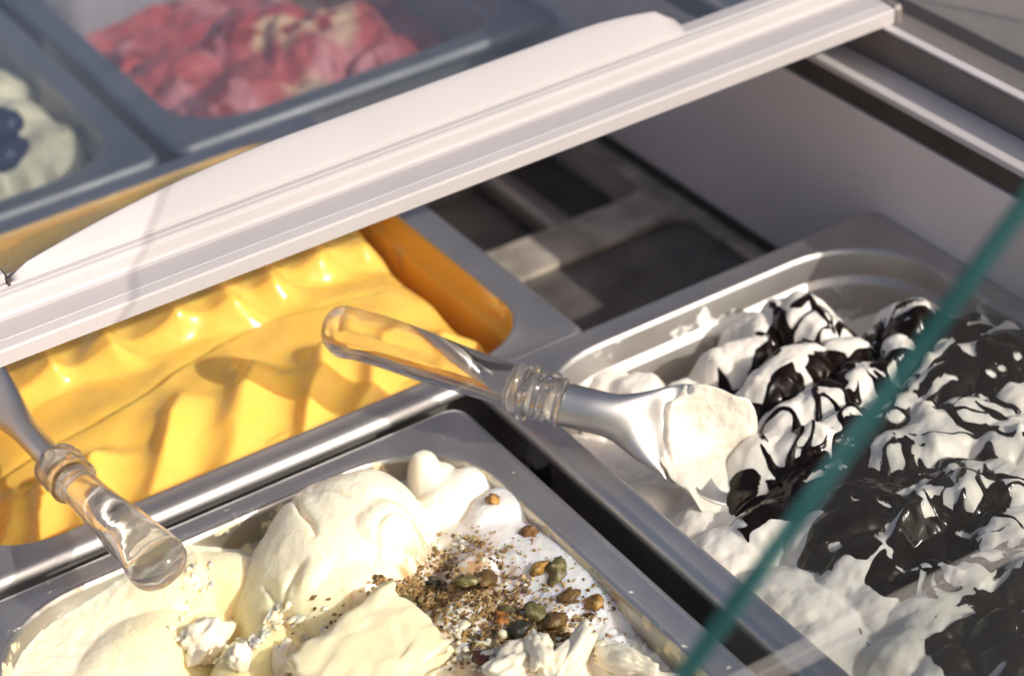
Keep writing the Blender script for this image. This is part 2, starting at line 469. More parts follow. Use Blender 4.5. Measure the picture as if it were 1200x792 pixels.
def loft(name, loops, mat, parent, cap_last=False):
    n = len(loops[0]); V = [p for l in loops for p in l]; F = []
    for k in range(len(loops)-1):
        for i in range(n):
            j = (i+1) % n
            F.append((k*n+i, k*n+j, (k+1)*n+j, (k+1)*n+i))
    if cap_last: F.append(tuple((len(loops)-1)*n+i for i in range(n)))
    o = mesh_obj(name, V, F, mat, None, True)
    adopt(o, parent)
    return o

def make_pan(label, x0, x1, y0, y1, z=0.0, fl=(0.011, 0.011, 0.010, 0.011), rin=0.040, depth=0.13, rot=0.0, lip=0.0065, group='steel pans', mb=None, mr=None, ml=None):
    """fl = flange widths left, right, near, far"""
    cx, cy = (x0+x1)/2, (y0+y1)/2
    t = empty('ice_cream_pan', (cx, cy, z))
    tag(t, label, 'pan', group)
    ix0, ix1, iy0, iy1 = x0+fl[0], x1-fl[1], y0+fl[2], y1-fl[3]
    def R(e, r, zz): return rrect(x0-e, x1+e, y0-e, y1+e, r, z+zz)
    def I(e, zz, rr=None): return rrect(ix0-e, ix1+e, iy0-e, iy1+e, (rr if rr else rin+e), z+zz)
    loft('outer_lip', [R(0.0030, .009, -lip), R(0.0040, .010, -lip+.0008), R(0.0040, .010, -0.0042), R(0.0035, .0095, -0.0022), R(0.0024, .0085, -0.0008), R(0.0010, .007, -0.0002), R(-0.0003, .0055, 0.0)], ml or M_lip, t)
    loft('rim', [R(-0.0003, .0055, 0.0), R(-0.002, .005, -0.0001), I(0.0035, -0.0001), I(0.0024, 0.0004), I(0.0012, 0.0007), I(0.0002, 0.0003)], mr or M_steel, t)
    loft('basin', [I(0.0002, 0.0003), I(-0.0006, -0.0006), I(-0.0010, -0.002), I(-0.0015, -0.012), I(-0.0018, -0.0135), I(-0.0040, -0.0150), I(-0.0046, -0.0165), I(-0.007, -depth+.02), I(-0.012, -depth+.005), I(-0.02, -depth)], mb or M_basin, t, True)
    loft('outer_shell', [I(0.0030, -0.0012), I(0.003, -0.012), I(0.003, -0.05), I(-0.003, -depth+.02), I(-0.0085, -depth+.004), I(-0.02, -depth-.0015)], M_steel, t, True)
    if rot:
        t.rotation_euler.z = rot
    return (ix0, ix1, iy0, iy1)

YEL = make_pan('steel pan of yellow mango ice cream under the white lid bar', -0.225, 0.068, 0.0115, 0.287, 0.0, (.012, .014, .0095, .012), 0.034, mb=M_basin_y)
PIS = make_pan('steel pan of cream coloured pistachio ice cream at the bottom edge', -0.243, -0.004, -0.318, -0.0015, -0.003, (.011, .012, .011, .0115), 0.046, mb=M_basin_p, mr=M_rim_p)
BWP = make_pan('steel pan of white ice cream with chocolate sauce beside the freezer wall', 0.0135, 0.2325, -0.318, 0.0085, 0.0, (.009, .011, .011, .0125), 0.046, mb=M_basin_w, mr=M_rim_p)
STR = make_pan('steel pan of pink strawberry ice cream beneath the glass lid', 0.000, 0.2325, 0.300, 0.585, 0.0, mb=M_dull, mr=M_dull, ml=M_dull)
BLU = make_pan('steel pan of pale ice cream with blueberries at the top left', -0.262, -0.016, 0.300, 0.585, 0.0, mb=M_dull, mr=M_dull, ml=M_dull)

# ------------------------------------------------------------------ ice cream
def caps_field(x, y, z, caps, k=0.0015):
    """caps: (px, py, ztop, ra, rb, rot_deg, height[, power]) placed on the reference frame"""
    for c in caps:
        px, py, zt, ra, rb, rot, h = c[:7]; pw = c[7] if len(c) > 7 else 2.0
        p = un(px, py, zt); a = math.radians(rot)
        dx, dy = x-p[0], y-p[1]
        u = (dx*math.cos(a)+dy*math.sin(a))/ra; v = (-dx*math.sin(a)+dy*math.cos(a))/rb
        r = np.sqrt(u*u+v*v)
        zc = np.where(r < 2.5, zt-h*np.power(r, pw), -1.0)
        z = smax(zc, z, k)
    return z

def grid(rect, res, ext=0.0012):
    x0, x1, y0, y1 = rect
    nx = int((x1-x0)/res)+1; ny = int((y1-y0)/res)+1
    return np.meshgrid(np.linspace(x0-ext, x1+ext, nx), np.linspace(y0-ext, y1+ext, ny))

def inside(X, Y, rect, r, grow=0.0008):
    x0, x1, y0, y1 = rect
    cx, cy = (x0+x1)/2, (y0+y1)/2; hx, hy = (x1-x0)/2+grow, (y1-y0)/2+grow
    dx = np.maximum(np.abs(X-cx)-hx+r, 0); dy = np.maximum(np.abs(Y-cy)-hy+r, 0)
    return np.hypot(dx, dy) <= r

def cellmask(m):
    return m[:-1, :-1] & m[1:, :-1] & m[:-1, 1:] & m[1:, 1:]

def ctrl(lst):
    return [tuple(un(px, py, z)) for px, py, z in lst]

# --- mango
def smin(a, b, k): return -smax(-a, -b, k)
def bowls(x, y, z, lst, k=0.0012):
    for px, py, zb, ra, rb, rot, h in lst:
        p = un(px, py, zb*.5); a = math.radians(rot); dx, dy = x-p[0], y-p[1]
        u = (dx*math.cos(a)+dy*math.sin(a))/ra; v = (-dx*math.sin(a)+dy*math.cos(a))/rb
        r2 = u*u+v*v
        z = smin(z, np.where(r2 < 9, zb+h*r2, 1.0), k)
    return z
def mango():
    X, Y = grid(YEL, 0.00070)
    wx = X+0.0030*fbm(X*26, Y*26, 3, 2); wy = Y+0.0030*fbm(X*26, Y*26, 9, 2)
    base = tps(ctrl([(0, 640, -.016), (80, 610, -.014), (170, 580, -.014), (300, 530, -.012), (400, 490, -.009), (470, 460, -.009), (530, 435, -.014),
                     (60, 520, -.003), (130, 500, .003), (200, 470, .005), (280, 430, .004), (360, 400, .002), (440, 385, .000), (500, 370, -.004), (300, 350, .004), (150, 430, .003), (400, 310, .000), (460, 320, -.003),
                     (0, 450, -.002), (-60, 500, -.008), (200, 260, .006), (60, 290, .004), (330, 190, -.006), (120, 205, -.002), (10, 300, .0), (-80, 560, -.016)])
               + [(.036, y, -.009) for y in (.05, .09, .13, .17)] + [(.050, y, -.030) for y in (.035, .07, .11, .15, .2)])
    Z = base(X, Y)
    Z -= 0.008*sstep(.034, .042, X+.004*noise2(X*40, Y*40, 2))
    # sharp crests pushed up by the spatula: steep on their left, running out gently to the right
    def crest(pts, zz, amp, wl, wr, f0=.35, f1=0.0):
        nonlocal Z
        d, sg, t = polydist(wx, wy, spline([un(px, py, zz) for px, py in pts], 16))
        sd = d*sg
        sa = np.sqrt(sd*sd+.0016**2)-.0008
        prof = np.where(sd < 0, np.exp(-(sa/wl)**1.35), np.exp(-(sa/wr)**1.2))
        env = sstep(0, f0, t) if f1 == 0 else sstep(0, f0, t)*sstep(1.0, 1-f1, t)
        Z = Z+amp*env*prof
    Z -= 0.005
    for pts, amp, wl, wr in (([(228, 462), (205, 512), (171, 579), (150, 612)], .012, .009, .020), ([(318, 425), (300, 463), (287, 511), (262, 556)], .012, .010, .018), ([(400, 400), (383, 432), (371, 478), (355, 520)], .012, .0085, .015),
                             ([(462, 395), (444, 425), (437, 460), (425, 490)], .010, .007, .014), ([(520, 375), (512, 400), (500, 440)], .006, .006, .012), ([(120, 520), (108, 560), (88, 615)], .009, .007, .016), ([(60, 535), (52, 570), (38, 625)], .008, .006, .010), ([(18, 545), (8, 590), (-10, 640)], .008, .006, .010)):
        crest(pts, -.004, amp*1.3, wl*1.05, wr)
    for k, (px, py) in enumerate([(-8, 468), (64, 446), (140, 420), (214, 390), (276, 375), (326, 347), (380, 314), (433, 292)]):
        crest([(px+4, py+14), (px-2, py-2), (px-18, py-22), (px-48, py-52), (px-90, py-92)], .000, .0130, .0076, .015, .22)
    # fold that runs across the middle: steep at its crease, flattening out behind
    line = [un(px, py, .004) for px, py in [(-60, 540), (20, 512), (57, 499), (105, 487), (151, 469), (180, 448), (208, 427), (265, 391), (322, 363), (379, 350), (450, 326), (520, 310)]]
    line = spline(line, 40)
    d, s, t = polydist(X+0.001*fbm(X*60, Y*60, 5, 2), Y+0.001*fbm(X*60, Y*60, 6, 2), line)
    sd = d*s
    fade = sstep(1.0, .70, t)
    wob = 1+.5*noise2(X*30, Y*30, 77)
    Z += fade*wob*np.where(sd > 0, -.0032*np.exp(-sd/.0045), .0010*np.exp(sd/.008))
    Z -= 0.0012*np.exp(-np.abs(sd-.0006)/0.0008)*fade
    # thin lip of cream scraped along the near wall
    line = spline([un(px, py, -.006) for px, py in [(290, 528), (360, 500), (430, 470), (500, 440)]], 20)
    d, s, t = polydist(X, Y, line)
    Z = np.maximum(Z, -.004-.006*(d/.006)**2-.010*np.abs(t-.5)**2)
    Z += 0.0012*fbm(X*34, Y*34, 21, 2)
    Z = np.minimum(Z, 0.018)
    o = grid_obj('mango_ice_cream', X, Y, Z, cellmask(inside(X, Y, YEL, 0.034)), M_mango)
    tag(o, 'glossy yellow mango ice cream spread in smooth folds', 'ice cream')
mango()

# --- pistachio cream
PX, PY = grid(PIS, 0.0006)
def pist_height(X, Y):
    wx = X+0.003*fbm(X*35, Y*35, 31, 3); wy = Y+0.003*fbm(X*35, Y*35, 37, 3)
    base = tps(ctrl([(30, 740, -.011), (110, 660, -.010), (200, 625, -.012), (270, 600, -.016), (60, 790, -.012), (160, 720, -.012), (240, 700, -.012), (200, 790, -.022), (300, 715, -.030), (350, 780, -.026), (250, 735, -.026),
                     (450, 545, -.014), (560, 560, -.010), (640, 600, -.017), (700, 665, -.018), (760, 740, -.018), (640, 640, -.010), (690, 700, -.011), (600, 600, -.007), (640, 690, -.008), (560, 640, -.014), (540, 700, -.013), (600, 760, -.013),
                     (700, 780, -.014), (820, 820, -.014), (450, 720, -.016), (500, 790, -.016), (350, 850, -.018), (700, 900, -.014), (100, 850, -.015), (500, 900, -.016)]))
    Z = base(X, Y)
    rough = sstep(-.17, -.12, X)*sstep(-.03, -.06, Y)
    rid = 1-np.abs(noise2(X*95+1.5*noise2(X*40, Y*40, 2), Y*95, 47)); rid2 = 1-np.abs(noise2(X*210, Y*210+2*noise2(X*60, Y*60, 4), 48))
    Z += 0.0035*rough*fbm(X*38, Y*38, 41, 4, .55) + 0.0004*fbm(X*120, Y*120, 43, 3) + rough*(.0016*rid**3 + .0007*rid2**3)
    # ledges of the scraped areas
    Z = caps_field(wx, wy, Z, [
        (235, 655, -.004, .012, .03, 60, .012, 3), (330, 730, -.010, .034, .012, 15, .010, 3), (280, 770, -.012, .020, .012, 50, .010, 3),
        (150, 745, -.009, .03, .016, 20, .006, 2), (560, 655, -.003, .016, .010, 0, .010, 3), (430, 690, -.008, .035, .010, 10, .008, 3),
        (545, 705, -.004, .022, .012, 10, .009, 2.5), (640, 650, -.005, .05, .020, -70, .006, 3), (590, 585, -.003, .020, .015, 0, .008, 3), (640, 770, -.006, .02, .016, 20, .009, 3),
        (735, 765, -.008, .008, .024, 20, .009, 3), (700, 750, -.008, .008, .022, 25, .009, 3), (770, 790, -.006, .010, .016, 20, .009, 3)], 0.0012)
    return Z
def mound(X, Y, Z):
    # big folded dollop: stacked sheets, every upper one a little smaller and shifted
    c = un(392, 612, .006)
    wx = X+0.0022*fbm(X*30, Y*30, 51, 3); wy = Y+0.0022*fbm(X*30, Y*30, 57, 3)
    for ox, oy, ra, rb, rot, zt, h, pw in ((-.004, -.008, .046, .037, 10, -.003, .016, 6), (-.002, -.004, .043, .037, 25, .006, .022, 5), (.000, .001, .041, .036, 30, .0150, .026, 3.0),
                                           (.011, .004, .024, .022, 0, .0170, .012, 3.0), (.013, -.013, .016, .013, 20, .0150, .012, 3.4), (-.012, -.016, .020, .010, 25, .0085, .010, 3.4)):
        a = math.radians(rot); dx, dy = wx-c[0]-ox, wy-c[1]-oy
        u = (dx*math.cos(a)+dy*math.sin(a))/ra; v = (-dx*math.sin(a)+dy*math.cos(a))/rb
        r = np.sqrt(u*u+v*v)
        zc = np.where(r < 1.9, zt-h*r**pw, -1.0)
        Z = smax(zc, Z, 0.0012)
    # nub that leans on the far rim
    Z = caps_field(wx, wy, Z, [(495, 530, .008, .0075, .0085, 0, .012, 3.0), (508, 548, .001, .011, .012, 0, .010, 3.0), (535, 560, -.001, .02, .014, 0, .009, 2.4)], 0.002)
    # creases in the dollop
    for pts, dep, w in (([(338, 570), (352, 600), (368, 628)], .0035, .0012), ([(300, 600), (318, 585), (334, 578)], .002, .0012), ([(330, 690), (322, 668), (345, 650)], .003, .0012),
                        ([(300, 650), (330, 680), (380, 700)], .003, .0012), ([(345, 572), (400, 585), (430, 600)], .0015, .0015), ([(430, 640), (450, 605), (490, 600)], .002, .0014), ([(292, 640), (320, 665), (360, 690), (420, 700)], .004, .0014)):
        line = spline([un(px, py, .012) for px, py in pts], 14)
        d, s, t = polydist(wx, wy, line)
        Z = Z-dep*np.exp(-(d/w)**1.3)*np.sin(np.clip(t, .05, .95)*np.pi)**0.5
    Z = Z+.00018*(1-np.abs(noise2(X*150, Y*110, 63)))**4+.00018*fbm(X*330, Y*330, 64, 2)
    return Z
PZ = mound(PX, PY, pist_height(PX, PY))
def pist_sample(x, y):
    i = np.clip(np.searchsorted(PY[:, 0], y), 0, PY.shape[0]-1); j = np.clip(np.searchsorted(PX[0], x), 0, PX.shape[1]-1)
    return PZ[i, j]
def pist_color():
    C = np.ones(PX.shape+(3,))
    def mix(m, c):
        nonlocal C
        m = np.clip(m, 0, 1)[..., None]; C = C*(1-m)+np.array(c)*m
    # yellow melt in the scraped hollows, deepened to paint in their warm shade; the dry slab at the right whiter
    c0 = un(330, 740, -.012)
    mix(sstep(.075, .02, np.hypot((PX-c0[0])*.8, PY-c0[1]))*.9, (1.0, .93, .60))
    c0 = un(650, 650, -.006)
    mix(sstep(.07, .02, np.hypot(PX-c0[0], (PY-c0[1])*.7))*.8, (1.02, 1.05, 1.32))
    c0 = un(390, 610, .01)
    mix(sstep(.05, .02, np.hypot(PX-c0[0], PY-c0[1]))*.7, (1.02, 1.03, 1.12))
    n = fbm(PX*90, PY*90, 61, 4, .6)
    for px, py, r, k in ((470, 712, .017, 1), (500, 700, .016, 1), (540, 690, .013, .9), (575, 700, .014, .7), (520, 655, .012, .7), (645, 745, .012, 1), (600, 725, .014, .7), (615, 745, .011, .6), (560, 640, .009, .5), (500, 745, .01, .7), (560, 780, .014, .6)):
        p = un(px, py, -.008)
        d = np.hypot(PX-p[0], PY-p[1])/r
        mix(sstep(1.2, .2, d+n*.8)*.85*k, (.62, .40, .20))
        mix(sstep(.5, .9, n+.5-d*.4)*sstep(1.1, .4, d)*.6*k, (.30, .18, .10))
    return C
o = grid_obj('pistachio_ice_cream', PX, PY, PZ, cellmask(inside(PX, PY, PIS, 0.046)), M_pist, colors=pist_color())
tag(o, 'cream coloured ice cream with a folded dollop and brown crumb topping', 'ice cream')

# --- white ice cream with chocolate
BX, BY = grid(BWP, 0.0006)
BW_CAPS = [(938, 348, .010, .011, .012, 0, .014), (915, 352, .006, .008, .009, 0, .012), (960, 368, .007, .011, .009, -30, .012), (885, 374, .001, .009, .014, -20, .012), (842, 415, -.003, .010, .012, 0, .014), (868, 402, -.002, .012, .010, 0, .012),
    (930, 412, .008, .018, .012, 10, .014), (985, 400, .004, .012, .010, 0, .012), (1015, 432, .006, .014, .012, 20, .013), (1048, 405, .006, .018, .009, 20, .012), (900, 445, .002, .014, .010, 20, .013), (960, 455, .007, .016, .010, 15, .013),
    (922, 478, .005, .014, .010, 30, .013), (896, 512, .002, .014, .013, 40, .014), (945, 508, .004, .013, .010, 10, .012), (985, 485, .006, .014, .009, 20, .012), (960, 540, .000, .015, .010, 20, .012), (1070, 362, .006, .016, .014, 0, .013),
    (1050, 470, .006, .013, .010, 30, .012), (1100, 495, .006, .022, .016, 0, .014), (1145, 478, .006, .016, .014, 40, .013), (1180, 500, .006, .015, .012, 0, .013), (1128, 558, .005, .020, .015, 10, .014), (1178, 552, .004, .014, .018, 0, .013),
    (1062, 520, .004, .014, .016, 40, .013), (1085, 590, .002, .020, .010, 15, .013), (1185, 605, .003, .014, .012, 0, .012), (1150, 655, .004, .017, .012, 10, .013), (1095, 665, .001, .014, .010, 0, .012), (1095, 705, .001, .016, .013, 0, .013),
    (1030, 690, -.003, .012, .016, 20, .013), (1062, 745, -.002, .016, .013, 0, .013), (1180, 725, .004, .012, .011, 0, .012), (1110, 770, -.002, .014, .012, 0, .012), (1020, 640, .002, .018, .014, 0, .012), (1000, 585, .005, .022, .016, 20, .014),
    (858, 632, -.008, .020, .017, 20, .015), (940, 690, -.006, .020, .032, 20, .015), (975, 745, -.008, .016, .026, 20, .014), (905, 600, -.003, .016, .014, 0, .013), (820, 600, -.012, .010, .012, 0, .012), (760, 570, -.016, .012, .012, 0, .012),
    (1120, 420, .010, .022, .016, 30, .014), (1170, 400, .012, .020, .016, 30, .014), (1190, 450, .008, .016, .012, 30, .013), (1130, 380, .009, .015, .012, 0, .013), (1195, 660, .003, .015, .012, 0, .012), (1200, 760, .003, .015, .012, 0, .012), (1250, 600, .003, .02, .02, 0, .014), (1250, 500, .006, .02, .02, 0, .014), (1260, 700, .003, .02, .02, 0, .014)]
def bw_height(X, Y):
    wx = X+0.0035*fbm(X*48, Y*48, 71, 3); wy = Y+0.0035*fbm(X*48, Y*48, 77, 3)
    base = tps(ctrl([(700, 430, -.034), (760, 440, -.026), (800, 400, -.036), (860, 370, -.032), (960, 340, -.026), (1050, 330, -.022), (1120, 350, -.012), (1180, 380, -.008), (680, 500, -.030), (740, 560, -.024), (820, 640, -.018), (900, 720, -.016),
                     (980, 790, -.014), (800, 500, -.024), (870, 460, -.012), (930, 430, -.004), (940, 500, -.004), (1000, 560, -.002), (1050, 450, -.002), (1100, 520, .0), (1150, 600, -.002), (1050, 650, -.006), (1100, 720, -.006), (1180, 700, -.004),
                     (880, 570, -.010), (1050, 780, -.010), (1200, 790, -.006), (1240, 600, -.004), (1240, 450, .0), (1300, 700, -.006), (1100, 850, -.01)])
               + [(x, -.010, -.042) for x in (.06, .09, .12, .15, .18)] + [(x, -.030, -.034) for x in (.07, .10, .13, .16)])
    Z = base(X, Y)-0.004
    Z = caps_field(wx, wy, Z, [(a, b, c-.001, d*1.12, e*1.12, f, g*.62, 2.3) for a, b, c, d, e, f, g in BW_CAPS], 0.0012)
    # bite left by the spatula: smooth wall at the left
    Z = caps_field(wx, wy, Z, [(745, 445, -.008, .014, .016, 30, .012, 3), (790, 455, -.010, .018, .009, 10, .012, 3), (715, 440, -.012, .018, .012, 30, .012, 3)], 0.002)
    Z += 0.0007*fbm(X*95, Y*95, 81, 3)
    rng = np.random.default_rng(23)
    for _ in range(90):                                # small peaks on the heap
        cx, cy = rng.uniform(.085, .215), rng.uniform(-.30, -.05); r = rng.uniform(.004, .0085); q = rng.uniform(.6, 1.4); a = rng.uniform(0, 3.14)
        dx, dy = wx-cx, wy-cy
        u = (dx*math.cos(a)+dy*math.sin(a))/(r*q); v = (-dx*math.sin(a)+dy*math.cos(a))/(r/q)
        Z = Z+rng.uniform(.0012, .0036)*np.exp(-(u*u+v*v)**1.4)
    return Z
BZ = bw_height(BX, BY)
o = grid_obj('vanilla_ice_cream', BX, BY, BZ, cellmask(inside(BX, BY, BWP, 0.046)), M_vanilla)
tag(o, 'lumpy white ice cream heaped beside the freezer wall', 'ice cream')

def choc_mask(X, Y):
    wx = X+0.0042*fbm(X*55, Y*55, 91, 2, .5); wy = Y+0.0042*fbm(X*55, Y*55, 97, 2, .5)
    m = np.full(X.shape, -1.0)
    pools = [(880, 585, .026, .017, 20), (930, 560, .022, .012, 25), (1005, 575, .022, .022, 20), (985, 625, .024, .018, 0), (1060, 610, .024, .010, 20), (1125, 385, .020, .016, 30), (1180, 430, .024, .016, 30), (1120, 440, .020, .012, 20), (1075, 375, .016, .013, 0),
             (1150, 745, .034, .024, 10), (1060, 430, .014, .010, 0), (868, 468, .010, .010, 0), (1010, 510, .016, .010, 20), (905, 420, .012, .007, 30), (955, 430, .018, .006, 20), (935, 365, .012, .006, 30), (1100, 800, .03, .02, 0), (1010, 415, .010, .009, 0),
             (870, 545, .014, .012, 20), (1045, 660, .012, .014, 0), (1180, 690, .020, .012, 20), (1050, 560, .014, .010, 0), (1160, 590, .022, .005, 20), (1090, 560, .004, .016, 10), (1085, 625, .024, .007, 15), (975, 440, .018, .008, 20), (915, 445, .016, .006, 25), (1000, 375, .012, .009, 0), (895, 395, .014, .0045, 30), (1110, 790, .03, .014, 20), (1195, 780, .03, .02, 0), (1030, 760, .010, .012, 30), (1120, 640, .016, .006, 20), (1200, 640, .016, .008, 10)]
    for px, py, ra, rb, rot in pools:
        p = un(px, py, .002); a = math.radians(rot); dx, dy = wx-p[0], wy-p[1]
        u = (dx*math.cos(a)+dy*math.sin(a))/ra; v = (-dx*math.sin(a)+dy*math.cos(a))/rb
        r = np.sqrt(u*u+v*v)
        m = np.maximum(m, (.96-r)*min(ra, rb)/0.008)
    rng = np.random.default_rng(5)
    lines = [[(830, 405), (850, 425), (862, 450)], [(890, 380), (930, 385), (965, 400)], [(900, 350), (920, 375), (915, 410)], [(880, 470), (900, 450), (950, 445), (1000, 460)], [(890, 490), (915, 480), (935, 500), (930, 530)], [(950, 455), (955, 490), (945, 530)],
             [(960, 470), (1000, 480), (1030, 470)], [(1030, 430), (1035, 455), (1020, 480)], [(970, 530), (990, 505), (1000, 480)], [(1060, 585), (1080, 560), (1100, 540), (1130, 530)], [(1070, 575), (1110, 588), (1150, 590), (1200, 565)], [(1115, 540), (1125, 565), (1128, 585)],
             [(1040, 545), (1050, 520), (1068, 530), (1060, 550)], [(1060, 640), (1090, 645), (1105, 655), (1085, 660)], [(1092, 660), (1093, 690)], [(1105, 660), (1110, 680)], [(970, 640), (975, 660), (985, 670)], [(990, 700), (1010, 730), (1025, 770)], [(1000, 690), (1030, 750), (1040, 790)], [(1010, 740), (1050, 770), (1070, 790)],
             [(1020, 760), (1040, 745), (1060, 760)], [(1150, 500), (1180, 515), (1200, 520)], [(1100, 480), (1130, 500), (1170, 505)], [(1150, 540), (1165, 555), (1200, 560)], [(1125, 650), (1150, 660), (1165, 650)], [(780, 585), (800, 600), (840, 590)], [(820, 610), (850, 600), (870, 605)], [(730, 545), (740, 560), (755, 575)],
             [(940, 345), (950, 370), (975, 385)], [(895, 500), (905, 520), (930, 540)], [(1190, 420), (1170, 460), (1195, 480)], [(1140, 530), (1150, 520), (1165, 530)]]
    for ln in lines:
        d, s, t = polydist(wx, wy, spline([un(px, py, .003) for px, py in ln], 16))
        w = 0.0016+0.0010*noise2(X*90, Y*90, 5)+0.0006*np.sin(t*3.1)
        m = np.maximum(m, (w-d)/0.0022)
    x0, x1, y0, y1 = BWP
    for k in range(80):                               # thin strings thrown over the heap
        cx, cy = rng.uniform(.085, x1-.005), rng.uniform(y0+.02, -.045)
        a = rng.uniform(0, 3.14); L = rng.uniform(.006, .026); b = rng.uniform(-.008, .008)
        pts = [(cx-L*math.cos(a), cy-L*math.sin(a)), (cx-b*math.sin(a), cy+b*math.cos(a)), (cx+L*math.cos(a), cy+L*math.sin(a))]
        d, s, t = polydist(wx, wy, spline(pts, 10))
        m = np.maximum(m, (rng.uniform(.0006, .0020)*np.sin(np.clip(t, .05, .95)*3.1416)**.4-d)/0.0022)
    # the sauce gathers between the lumps and leaves holes on their tops
    m += 0.22*fbm(X*60, Y*60, 99, 2, .5)
    n2 = noise2(X*95+2*noise2(X*40, Y*40, 3), Y*120, 131)
    m -= 1.6*sstep(.34, .60, n2)
    return m
CM = choc_mask(BX, BY)
def gblur(A, px):
    fy = np.fft.fftfreq(A.shape[0])[:, None]; fx = np.fft.rfftfreq(A.shape[1])[None, :]
    return np.fft.irfft2(np.fft.rfft2(A)*np.exp(-2*(np.pi*px)**2*(fx*fx+fy*fy)), A.shape)
CM = CM-np.clip((BZ-gblur(BZ, 11))*120, -.35, .7)
lim = sstep(.045, .075, BX)
CM = np.where(lim > 0, CM, -1)-1.0*(1-lim)
th = 0.0017*np.tanh(np.clip(CM, -1, 3)*1.3)
CZ = BZ+th
o = grid_obj('chocolate_sauce', BX, BY, CZ, cellmask(inside(BX, BY, BWP, 0.046, -0.001)) & cellmask(CM > -0.45), M_choc)
tag(o, 'dark chocolate sauce drizzled and pooled over the white ice cream', 'sauce')

# --- strawberry heap and blueberry ice cream below the lid
def straw():
    X, Y = grid(STR, 0.0011)
    c = un(300, 70, .0)
    wx = X+0.007*fbm(X*25, Y*25, 3, 3); wy = Y+0.007*fbm(X*25, Y*25, 8, 3)
    Z = np.full(X.shape, -.045)
    Z = caps_field(wx, wy, Z, [(200, 70, .004, .040, .040, 0, .030, 3), (300, 20, .012, .05, .045, 0, .030, 3), (280, 90, .004, .05, .034, 20, .030, 3), (440, 50, -.002, .035, .014, 25, .024, 3), (360, 95, -.004, .024, .022, 20, .025, 3), (230, 115, -.006, .03, .022, 0, .025, 3),
                              (390, 10, .012, .032, .030, 0, .028, 3), (150, 60, -.002, .02, .025, 0, .02, 3), (340, 25, .016, .02, .02, 0, .015)], .003)
    Z += .004*fbm(X*40, Y*40, 13, 3)
    Cc = np.ones(X.shape+(3,))
    n = fbm(X*20, Y*20, 19, 3, .5); n2 = fbm(X*15+5, Y*15, 29, 3, .5)
    Cc[:] = (.66, .13, .12)
    m = sstep(.0, .7, n)[..., None]; Cc = Cc*(1-m)+np.array((.80, .32, .33))*m
    m = .85*sstep(.28, .62, n2)[..., None]; Cc = Cc*(1-m)+np.array((.95, .74, .46))*m
    m = sstep(.35, .6, fbm(X*34, Y*34+3, 39, 4, .6))[..., None]; Cc = Cc*(1-m)+np.array((.40, .06, .04))*m
    o = grid_obj('strawberry_ice_cream', X, Y, Z, cellmask(inside(X, Y, STR, 0.040)), M_straw, colors=Cc)
    tag(o, 'pink and red strawberry ice cream heap seen through the glass lid', 'ice cream')
    X, Y = grid(BLU, 0.0014)
    Z = np.full(X.shape, -.03)
    Z = caps_field(X+.006*fbm(X*30, Y*30, 4, 3), Y+.006*fbm(X*30, Y*30, 5, 3), Z, [(30, 150, -.004, .03, .035, 20, .02, 3), (-20, 130, .004, .04, .04, 0, .02, 3), (-60, 90, .004, .04, .04, 0, .02, 3), (50, 175, -.016, .03, .02, 0, .02, 3)], .003)
    Z += .003*fbm(X*45, Y*45, 14, 3)
    o = grid_obj('pale_ice_cream', X, Y, Z, cellmask(inside(X, Y, BLU, 0.040)), M_blue)
    tag(o, 'pale yellow ice cream with blueberries at the left edge under the lid', 'ice cream')
straw()

def blob_mesh(name, rad, seed, rough=0.25, sub=3, sq=(1, 1, 1), facet=0.0):
    bm = bmesh.new(); bmesh.ops.create_icosphere(bm, subdivisions=sub, radius=1.0)
    P = np.array([v.co[:] for v in bm.verts])
    rr = 1 + rough*(noise2(P[:, 0]*1.6+seed*3.1, P[:, 1]*1.6+P[:, 2]*1.1, seed) + .5*noise2(P[:, 1]*3.4+seed, P[:, 2]*3.4-P[:, 0], seed+5) + .25*noise2(P[:, 2]*7+seed, P[:, 0]*7, seed+9))
    for v, k in zip(bm.verts, rr):
        v.co = Vector((v.co.x*k*rad*sq[0], v.co.y*k*rad*sq[1], v.co.z*k*rad*sq[2]))
        if facet:
            q = rad*facet
            v.co.z = min(v.co.z, q)
    me = bpy.data.meshes.new(name); bm.to_mesh(me); bm.free()
    me.polygons.foreach_set('use_smooth', [True]*len(me.polygons))
    return me

def place(name, me, mat, loc, rot=(0, 0, 0), scale=1.0):
    me.materials.append(mat)
    o = bpy.data.objects.new(name, me); o.location = tuple(map(float, loc)); o.rotation_euler = rot; o.scale = (scale,)*3
    return link(o)

for i, (px, py, z, lab) in enumerate([(4, 146, .010, 'blueberry highest of the dark clump at the left edge'), (14, 172, .010, 'blueberry at the right of the dark clump by the left edge'), (2, 180, .009, 'blueberry lowest of the dark clump at the left edge')]):
    b = place('blueberry', blob_mesh('blueberry', (.0105, .0090, .0125)[i], i, .22, 3, (1, 1, .8)), M_berry, un(px, py, z)); tag(b, lab, 'berry', 'blueberries')

